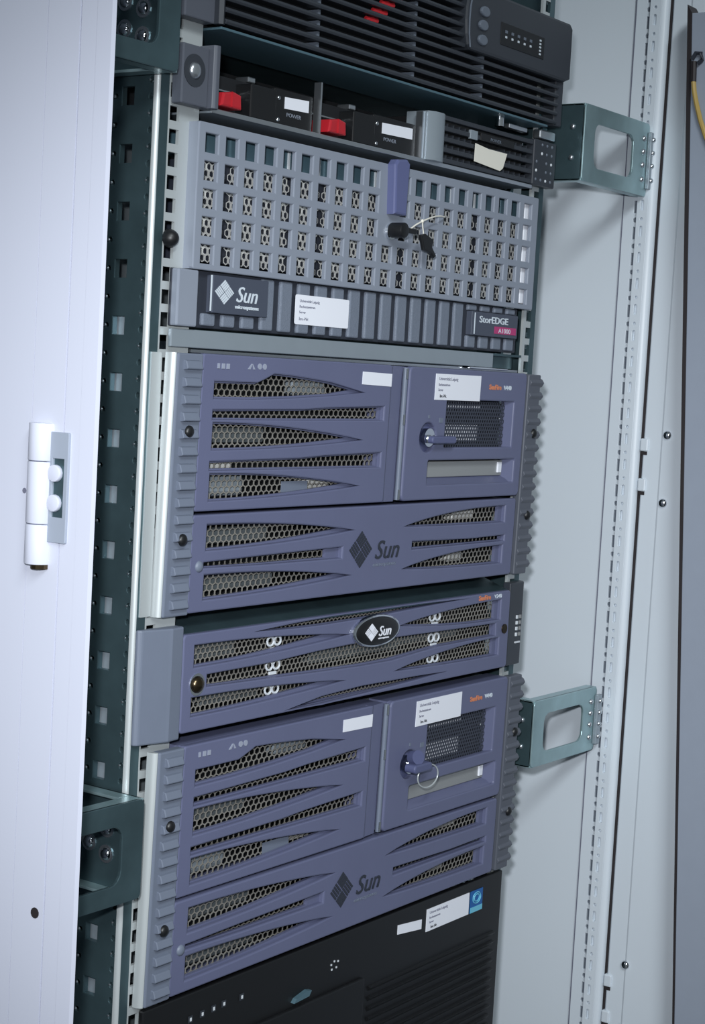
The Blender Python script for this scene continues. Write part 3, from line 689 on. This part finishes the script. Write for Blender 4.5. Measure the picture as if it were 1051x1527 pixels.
for x, z in ((-0.1918, -0.4660), (-0.1790, -0.4655), (-0.1665, -0.4650), (-0.1551, -0.4645), (-0.1347, -0.4650)):
    MB().box(x-0.0022, x+0.0022, yb-0.0006, yb, z-0.0024, z+0.0024).build('status_light', M['ups'], t)
    MB().box(x-0.0008, x+0.0008, yb-0.0010, yb-0.0005, z-0.0012, z+0.0012).build('status_light', M['ledw'], t)
loops_mesh('emblem', [[(-0.0740, -0.4860), (-0.0550, -0.4850), (-0.0520, -0.4810), (-0.0570, -0.4800), (-0.0710, -0.4830)]], yb, 0.0036, M['tealdk'], t)
for dx, dz in ((0, 0), (0.004, 0.002), (0.007, -0.0035), (0.001, -0.004), (0.009, 0.001)):
    MB().box(-0.0240+dx, -0.0227+dx, yb-0.0006, yb, -0.4700+dz, -0.4686+dz).build('status_light', M['ledw'], t)

# ================================================================== grey storage array
t = thing('storage_array', (0, 0.02, 0.0165), 'grey disk storage array with a lattice of square windows and ribbed lower strip', 'storage array')
G = M['a1']
MB().box(-0.2185, 0.2185, 0.052, 0.48, 0.017, 0.150).build('chassis', M['chassis'], t, bevel=0.001)
MB().box(-0.2180, 0.2180, 0.046, 0.052, 0.055, 0.150).build('bay_front', M['black'], t)
wins = []
for c in range(21):
    for r in range(5):
        x0 = -0.2241+0.0210*c; z1 = 0.1447-0.0182*r
        if c == 10 and r < 3: continue
        if x0+0.013 > 0.2165: continue
        wins.append(rect(x0, x0+0.0132, z1-0.0126, z1))
plate('lattice_bezel', rrect(-0.2315, 0.2200, 0.0550, 0.1515, 0.0015, 2), wins, 0.0, 0.0032, G, t, bevel=0.0008)
MB().box(-0.2313, -0.2290, 0.0032, 0.0090, 0.0552, 0.1512).box(0.2180, 0.2200, 0.0032, 0.0090, 0.0552, 0.1512).box(-0.2290, 0.2180, 0.0032, 0.0400, 0.1492, 0.1512).build('bezel_shell', G, t)
# perforated drive fronts behind the lattice (twelve)
for k in range(12):
    xa = -0.2180+0.0362*k
    dv = MB().box(xa+0.0008, xa+0.0350, 0.0190, 0.046, 0.0620, 0.1290).build('drive_carrier', M['a1dark'], t)
    hexsheet('perforated_face', xa+0.003, xa+0.0335, 0.0645, 0.1270, 0.0160, 0.0056, 0.0047, 0.74, 0.0006, M['sheet'], dv)
    MB().box(xa+0.0012, xa+0.0345, 0.0150, 0.046, 0.1315, 0.1480).build('drive_handle', M['tealdk'], t, bevel=0.0012)
    MB().box(xa+0.0285, xa+0.0305, 0.0138, 0.0152, 0.1325, 0.1470).build('handle_edge', M['ledw'], t)
MB().box(0.2045, 0.2120, 0.0045, 0.0085, 0.0600, 0.1470).build('end_strip', M['label'], t, bevel=0.0008)
# lower strip
MB().box(-0.2445, 0.2050, 0.0060, 0.0085, 0.0168, 0.0548).build('lower_panel', M['a1dark'], t, bevel=0.0008)
MB().box(-0.2445, -0.2240, 0.0005, 0.0070, 0.0170, 0.0545).build('lower_cheek', G, t, bevel=0.0012)
for k in range(21):
    x0 = -0.2150+0.0210*k; x1 = x0+0.0132
    if x1 > 0.205: break
    segs = [(0.0185, 0.0540)]
    if k < 3: segs = [(0.0185, 0.0268)]
    if x1 > 0.1225 and x0 < 0.197: segs = [(0.0185, 0.0285), (0.0492, 0.0540)]
    for za, zb_ in segs:
        MB().box(x0, x1, 0.0034, 0.0075, za, zb_).build('rib', M['a1rib'], t, bevel=0.0012)
pl = MB().box(-0.2090, -0.1495, 0.0005, 0.0070, 0.0275, 0.0528).build('logo_plate', M['plate'], t, bevel=0.0005)
loops_mesh('logo_diamond', sunlogo_loops(-0.1972, 0.0420, 0.0086, 1.22), 0.0005, 0.0004, M['whiteprint'], t)
text('logo_text', 'Sun', -0.1852, 0.0362, 0.0152, 0.0005, M['whiteprint'], t, shear=0.28, sx=1.05, ext=0.0003)
text('logo_text', 'microsystems', -0.1852, 0.0318, 0.0036, 0.0005, M['whiteprint'], t, sx=1.28, ext=0.0002, bold=0.0001)
MB().box(-0.2112, -0.2106, 0.0000, 0.0010, 0.0285, 0.0525).build('plate_line', M['whiteprint'], t)
MB().box(0.1225, 0.1975, 0.0005, 0.0070, 0.0290, 0.0486).build('badge_plate', M['plate'], t, bevel=0.0005)
MB().box(0.1262, 0.1270, 0.0000, 0.0010, 0.0300, 0.0476).build('plate_line', M['whiteprint'], t)
text('model_text', 'StorEDGE', 0.1340, 0.0400, 0.0078, 0.0005, M['whiteprint'], t, sx=1.42, ext=0.0002, bold=0.0001)
MB().box(0.1590, 0.1945, 0.0001, 0.0006, 0.0318, 0.0378).build('model_patch', M['magenta'], t)
text('model_text', 'A1000', 0.1650, 0.0326, 0.0056, 0.0001, M['whiteprint'], t, sx=1.35, ext=0.0001)
lb = plate('inventory_label', rrect(-0.1145, -0.0490, 0.0250, 0.0462, 0.0012, 2), [], 0.0028, 0.0033, M['label'], t, bevel=0.0)
for zc, s, hh in ((0.0410, 'Universität Leipzig', 0.0028), (0.0370, 'Rechenzentrum', 0.0026), (0.0330, 'Server', 0.0026), (0.0280, 'Inv.-Nr.', 0.0034)):
    text('printed_text', s, -0.1100, zc, hh, 0.0028, M['ink'], lb, ext=0.0001, sx=1.15)
# latch and lock
plate('latch', [(-0.0105, 0.1140), (0.0060, 0.1140), (0.0075, 0.1535), (0.0030, 0.1565), (-0.0090, 0.1550), (-0.0125, 0.1510)], [], -0.0075, 0.0000, M['latchblue'], t, bevel=0.0018)
MB().cyl((-0.0050, -0.0020, 0.1010), (-0.0050, 0.0005, 0.1010), 0.0062, n=18).build('lock', M['chrome'], t, smooth=True)
for z in (0.0735,):
    screw('ear_screw', t, (-0.2470, 0.0085, z), (0, -1, 0), 0.0062, 0.0075, M['blackp'])

# keys hanging from the array's lock
kb = thing('key_bunch', (-0.0050, -0.008, 0.0985), 'two black keys on a thin wire hanging from the lock of the storage array', 'keys')
MB().cyl((-0.0075, -0.0160, 0.1020), (-0.0075, -0.0030, 0.1020), 0.0058, n=18).build('key', M['blackp'], kb, bevel=0.0012, smooth=True)
MB().box(-0.0050, 0.0110, -0.0145, -0.0115, 0.1005, 0.1045).build('key_blade', M['blackp'], kb, bevel=0.0008)
mb = MB(); pts = [(0.0080, -0.0100, 0.1045), (0.0150, -0.0105, 0.1085), (0.0225, -0.0110, 0.1118), (0.0330, -0.0100, 0.1150), (0.0450, -0.0080, 0.1178), (0.0560, -0.0060, 0.1192), (0.0660, -0.0030, 0.1195)]
mb.tube(pts, 0.0006, 6).build('wire', M['cream'], kb, smooth=True)
MB().dome((0.0225, -0.0108, 0.1118), (0, -1, 0), 0.0016, 0.0014, 10, 3).build('bead', M['cream'], kb, smooth=True)
MB().tube([(0.0225, -0.0110, 0.1115), (0.0235, -0.0110, 0.1070), (0.0250, -0.0110, 0.1025)], 0.0005, 6).build('wire', M['cream'], kb)
plate('key', [(0.0195, 0.1010), (0.0245, 0.0900), (0.0350, 0.0880), (0.0395, 0.0850), (0.0425, 0.0868), (0.0360, 0.0930), (0.0370, 0.0990), (0.0260, 0.1025)], [], -0.0130, -0.0100, M['blackp'], kb, bevel=0.0010)

# ================================================================== shelf under the array
t = thing('rack_shelf', (0, 0.05, 0.003), 'grey metal shelf with a plain front lip under the storage array', 'shelf')
MB().box(-0.2450, 0.1660, 0.0040, 0.0070, 0.0032, 0.0152).build('front_lip', M['shelfm'], t, bevel=0.0006)
MB().box(-0.2180, 0.2180, 0.0070, 0.45, 0.0135, 0.0155).build('tray', M['zincd'], t)
MB().box(0.1660, 0.2180, 0.0160, 0.0180, 0.0032, 0.0135).build('lip_end', M['zincd'], t)
MB().box(0.1280, 0.1900, 0.0030, 0.0055, 0.0012, 0.0030).build('lip_bar', M['chrome'], t, bevel=0.0005)
MB().box(-0.2200, 0.2150, 0.0080, 0.012, 0.0002, 0.0022).build('lower_fold', M['steel'], t)

# ================================================================== one-unit power shelf
t = thing('power_shelf', (0, 0.03, 0.159), 'one-unit power shelf with two red latches below the slatted power unit', 'power shelf')
MB().box(-0.2185, 0.2185, 0.060, 0.45, 0.160, 0.200).build('chassis', M['bay'], t, bevel=0.001)
MB().box(-0.2160, 0.0360, 0.0500, 0.060, 0.1625, 0.1985).build('bay_back', M['black'], t)
MB().box(-0.2180, 0.2080, 0.0020, 0.060, 0.1585, 0.1600).build('base_tray', M['shelfm'], t, bevel=0.0003)
MB().box(-0.2180, 0.2080, 0.0010, 0.0030, 0.1585, 0.1618).build('base_lip', M['steel'], t, bevel=0.0004)
# left ear
MB().box(-0.2510, -0.2250, -0.0005, 0.0085, 0.1600, 0.1985).build('ear', M['earU'], t, bevel=0.0010)
MB().vprism([(-0.2250, 0.0085), (-0.2250, -0.0040), (-0.2230, -0.0055), (-0.2200, -0.0055), (-0.2175, -0.0030), (-0.2175, 0.0085), (-0.2220, 0.0085)], 0.1600, 0.2010).build('handle', M['earU'], t, bevel=0.0005)
MB().cyl((-0.2395, -0.0010, 0.1822), (-0.2395, -0.0004, 0.1822), 0.0105, n=24).build('washer', M['ups'], t)
screw('ear_screw', t, (-0.2395, -0.0010, 0.1822), (0, -1, 0), 0.0055, 0.0030, M['steel'])
def module(x0, x1, tag):
    m = MB().box(x0+0.001, x1-0.002, 0.0180, 0.055, 0.1620, 0.1880).build('power_module', M['ups_in'], t, bevel=0.0008)
    w = x1-x0
    MB().box(x0+0.002, x0+0.040, 0.0160, 0.0182, 0.1775, 0.1785).build('module_edge', M['steel'], m)
    plate('latch', [(x0+0.004, 0.1640), (x0+0.0255, 0.1640), (x0+0.0245, 0.1735), (x0+0.0165, 0.1750), (x0+0.0060, 0.1730)], [], -0.0020, 0.0170, M['red'], m, bevel=0.0014)
    MB().box(x0+0.0140, x0+0.0150, -0.0030, -0.0018, 0.1645, 0.1742).build('latch_ridge', M['red'], m)
    MB().box(x0+0.0420, x0+0.0700, 0.0040, 0.0200, 0.1620, 0.1850).build('fan_block', M['blackp'], m, bevel=0.001)
    MB().box(x0+0.0700, x1-0.003, 0.0060, 0.0200, 0.1620, 0.1870).build('connector_face', M['blackp'], m, bevel=0.001)
    plate('module_label', [(x0+0.0815, 0.1740), (x1-0.0085, 0.1750), (x1-0.0085, 0.1833), (x0+0.0815, 0.1820)], [], 0.0055, 0.0060, M['label'], m, bevel=0.0)
    text('module_text', tag, x0+0.0840, 0.1690, 0.0038, 0.0060, M['a1'], m, sx=1.3, ext=0.0001)
    screw('module_screw', m, (x0+0.0745, 0.0060, 0.1805), (0, -1, 0), 0.0017, 0.0012, M['chrome'])
    screw('module_screw', m, (x0+0.0745, 0.0060, 0.1655), (0, -1, 0), 0.0017, 0.0012, M['chrome'])
    MB().cyl((x0+0.030, 0.0120, 0.1720), (x0+0.030, 0.0180, 0.1720), 0.0024, n=10).build('module_knob', M['ear'], m)
    MB().box(x0+0.055, x0+0.063, 0.0180, 0.030, 0.1885, 0.1925).build('module_clip', M['steel'], m, bevel=0.0008)
module(-0.2165, -0.0990, 'POWER'); module(-0.0960, 0.0350, 'POWER')
MB().box(-0.0988, -0.0970, 0.0020, 0.0080, 0.1605, 0.1980).build('divider', M['steel'], t)
MB().box(0.0340, 0.0375, 0.0020, 0.0080, 0.1605, 0.1980).build('divider', M['steel'], t)
MB().vprism([(0.0385, 0.0200), (0.0385, 0.0000), (0.0440, -0.0035), (0.0550, -0.0040), (0.0610, -0.0015), (0.0610, 0.0200)], 0.1615, 0.1990).build('end_cap', M['shelfm'], t, smooth=True)
MB().box(0.0610, 0.2060, 0.0120, 0.060, 0.1615, 0.1995).build('grille_back', M['black'], t)
for k in range(5):
    z = 0.1640+0.0083*k
    MB().box(0.0612, 0.2055, 0.0005, 0.0060, z-0.0016, z+0.0022).build('grille_slat', M['ups'], t, bevel=0.0008)
for r in range(4):
    for c in range(16):
        if c in (6, 7, 8, 9, 10) and r == 2: continue
        MB().box(0.0640+0.0090*c, 0.0655+0.0090*c, 0.0040, 0.012, 0.1664+0.0083*r, 0.1692+0.0083*r).build('grille_stud', M['ups'], t)
MB().box(0.1020, 0.1130, -0.0004, 0.0020, 0.1862, 0.1935).build('grille_badge', M['shelfm'], t, bevel=0.0004)
MB().box(0.1180, 0.1720, -0.0004, 0.0020, 0.1870, 0.1930).build('name_strip', M['blackp'], t, bevel=0.0004)
text('name_text', 'POWER', 0.1330, 0.1883, 0.0038, -0.0004, M['upsbtn'], t, sx=1.3, ext=0.0001)
plate('paper_label', [(0.1090, 0.1690), (0.1500, 0.1662), (0.1545, 0.1690), (0.1600, 0.1815), (0.1300, 0.1815), (0.1095, 0.1835)], [], -0.0010, -0.0004, M['cream'], t, bevel=0.0)
MB().box(0.2060, 0.2440, -0.0005, 0.0085, 0.1620, 0.2010).build('ear', M['ups'], t, bevel=0.0012)
random.seed(3)
for r in range(5):
    for c in range(4):
        if random.random() < 0.75:
            MB().dome((0.2105+0.0085*c, -0.0005, 0.1670+0.0075*r), (0, -1, 0), 0.0014, 0.0008, 8, 2).build('ear_stud', M['ledw'] if random.random() < .5 else M['upsbtn'], t)

# ================================================================== slatted power unit on top
t = thing('power_unit', (0, 0.03, 0.2135), 'charcoal slatted uninterruptible power unit with control panel at the top of the rack', 'power unit')
D = M['ups']; yf = -0.006
MB().box(-0.2185, 0.2185, 0.024, 0.45, 0.2145, 0.3030).build('chassis', M['zincd'], t, bevel=0.001)
MB().box(-0.2180, 0.2180, 0.0080, 0.0240, 0.2150, 0.3020).build('inner_face', M['ups_in'], t)
MB().box(-0.2200, 0.2180, yf+0.001, 0.055, 0.2120, 0.2138).build('bottom_plate', M['tealdk'], t, bevel=0.0004)
# left ear and right end
MB().box(-0.2520, -0.2170, -0.0010, 0.0085, 0.2150, 0.3030).build('ear', M['earU'], t, bevel=0.0010)
MB().vprism([(-0.2230, 0.0085), (-0.2230, yf+0.001), (-0.2205, yf-0.001), (-0.2170, yf+0.001), (-0.2170, 0.0085)], 0.2150, 0.3030).build('end_bar', M['ups'], t)
MB().vprism([(0.2300, 0.0085), (0.2300, yf+0.002), (0.2390, yf), (0.2450, yf+0.004), (0.2450, 0.0085)], 0.2150, 0.2990).build('end_bar', M['ups'], t, bevel=0.001)
for i in range(12):
    z = 0.2175+0.00755*i
    x1 = 0.2310 if z < 0.2495 else 0.0760
    prof = [(yf, z-0.0016), (yf-0.0010, z), (yf, z+0.0018), (0.0080, z+0.0030), (0.0080, z-0.0004)]
    MB().prism(prof, -0.2172, x1).build('slat', D, t, bevel=0.0004)
    for xc in (-0.112, 0.010, 0.110):
        if xc < x1: MB().box(xc-0.0012, xc+0.0012, yf+0.003, 0.008, z+0.0015, z+0.0058).build('slat_post', M['upsbtn'], t)
# control panel with curved left side
arc = []
for k in range(9):
    a = math.radians(-28+56*k/8); arc.append((0.1190-0.048*math.cos(a), 0.2790-0.055*math.sin(a)))
pn = [(0.2440, 0.3000), (0.2400, 0.3030)] + [(0.0800, 0.3030)] + arc + [(0.0800, 0.2525), (0.2350, 0.2525), (0.2440, 0.2560)]
pn = [(0.0800, 0.2525), (0.2350, 0.2525), (0.2440, 0.2560), (0.2440, 0.2990), (0.2390, 0.3030), (0.0800, 0.3030), (0.0745, 0.2950), (0.0725, 0.2850), (0.0720, 0.2750), (0.0735, 0.2640), (0.0765, 0.2560)]
plate('control_panel', pn, [], yf-0.004, 0.008, D, t, bevel=0.0025)
MB().tube([(0.0775, yf-0.0042, 0.2540), (0.0752, yf-0.0042, 0.2640), (0.0745, yf-0.0042, 0.2750), (0.0750, yf-0.0042, 0.2850), (0.0770, yf-0.0042, 0.2940), (0.0800, yf-0.0042, 0.3010)], 0.0007, 6).build('panel_line', M['upsbtn'], t)
for zc in (0.2850, 0.2740, 0.2625):
    plate('button', ngon(0.0945+0.0015*(zc > .28), zc, 0.0066, 16, 0.0042), [], yf-0.0062, yf-0.0038, M['upsbtn'], t, bevel=0.0010)
disp = MB().box(0.1230, 0.1940, yf-0.0046, yf-0.0035, 0.2645, 0.2825).build('display_window', M['blackp'], t, bevel=0.0003)
for i in range(5):
    MB().box(0.1295+0.0100*i, 0.1320+0.0100*i, yf-0.0050, yf-0.0044, 0.2705, 0.2722).build('display_light', M['whiteprint'], disp)
    MB().box(0.1290+0.0100*i, 0.1325+0.0100*i, yf-0.0050, yf-0.0044, 0.2745, 0.2768).build('display_icon', M['upsbtn'], disp)
    MB().box(0.1855, 0.1880, yf-0.0050, yf-0.0044, 0.2670+0.0028*i, 0.2685+0.0028*i).build('display_light', M['whiteprint'], disp)
# red wiring and bright fittings glimpsed behind the slats
for (x, i_) in ((-0.049, 4), (-0.044, 4), (-0.041, 5), (-0.033, 5), (-0.031, 6), (-0.024, 6), (-0.020, 7), (-0.014, 7), (-0.010, 8), (-0.030, 7)):
    z = 0.2175+0.00755*i_+0.0040
    MB().cyl((x-0.0045, -0.0015, z-0.0003), (x+0.0045, -0.0015, z+0.0005), 0.0019, n=8).build('red_wire', M['redw'], t, smooth=True)
for (x, z) in ((-0.006, 0.2480), (0.002, 0.2405), (0.000, 0.2330), (0.010, 0.2480), (0.008, 0.2255), (-0.012, 0.2555), (0.004, 0.2630)):
    MB().box(x-0.004, x+0.004, 0.0020, 0.0040, z-0.0006, z+0.0022).build('fitting', M['tealdk'], t)
# fitting at the lower right end, bright hardware
MB().box(0.2160, 0.2420, 0.0000, 0.0085, 0.2025, 0.2105).build('mounting_foot', M['steel'], t, bevel=0.0015)
MB().cyl((0.1560, 0.006, 0.2040), (0.1560, 0.006, 0.2120), 0.0040, n=12).build('mounting_stud', M['chrome'], t, smooth=True)
MB().box(0.1680, 0.1980, 0.0030, 0.0090, 0.2045, 0.2085).build('mounting_clip', M['steel'], t, bevel=0.0008)

# ================================================================== right foreground: grey-blue panel with a dark edge, and a cable
gp = thing('leaning_panel', (0.36, -0.12, -H), 'grey-blue panel with a thin dark edge standing at the far right', 'panel')
top, bot = 0.332, -H
def edge(z): return -0.0650 - (0.338-z)*(0.1180-0.0650)/(0.338+0.592)
ze = [top, -0.08, -0.39, -0.60, bot]
plate('panel_face', [(edge(bot), bot), (edge(bot)-0.16, bot), (edge(top)-0.16, top), (edge(top), top)], [], 0.3600, 0.3800, M['greyblue'], gp, plane='YZ', bevel=0.0008)
e0 = 0.0050
plate('edge_seal', [(edge(bot)+0.0004, bot), (edge(bot), bot), (edge(top), top), (edge(top)+e0, top+0.008)], [], 0.3605, 0.3795, M['rubber'], gp, plane='YZ', bevel=0.0)
cb = thing('yellow_cable', (0.355, -0.08, 0.20), 'yellow cable with a dark hooked end hanging at the top right edge', 'cable')
X = 0.3570
MB().tube([(X, -0.0700, 0.2900), (X, -0.0735, 0.2955), (X, -0.0785, 0.2950), (X, -0.0800, 0.2890), (X, -0.0760, 0.2860)], 0.0019, 8).build('hook', M['a1dark'], cb, smooth=True)
MB().tube([(X, -0.0722, 0.2880), (X, -0.0726, 0.2800), (X, -0.0730, 0.2700)], 0.0026, 8).build('sleeve', M['rubber'], cb, smooth=True)
MB().tube([(X, -0.0730, 0.2700), (X, -0.0745, 0.2610), (X, -0.0775, 0.2500), (X, -0.0825, 0.2350), (X, -0.0890, 0.2200), (X, -0.0980, 0.2050), (X, -0.1100, 0.1900)], 0.0023, 8).build('cable_jacket', M['yellow'], cb, smooth=True)
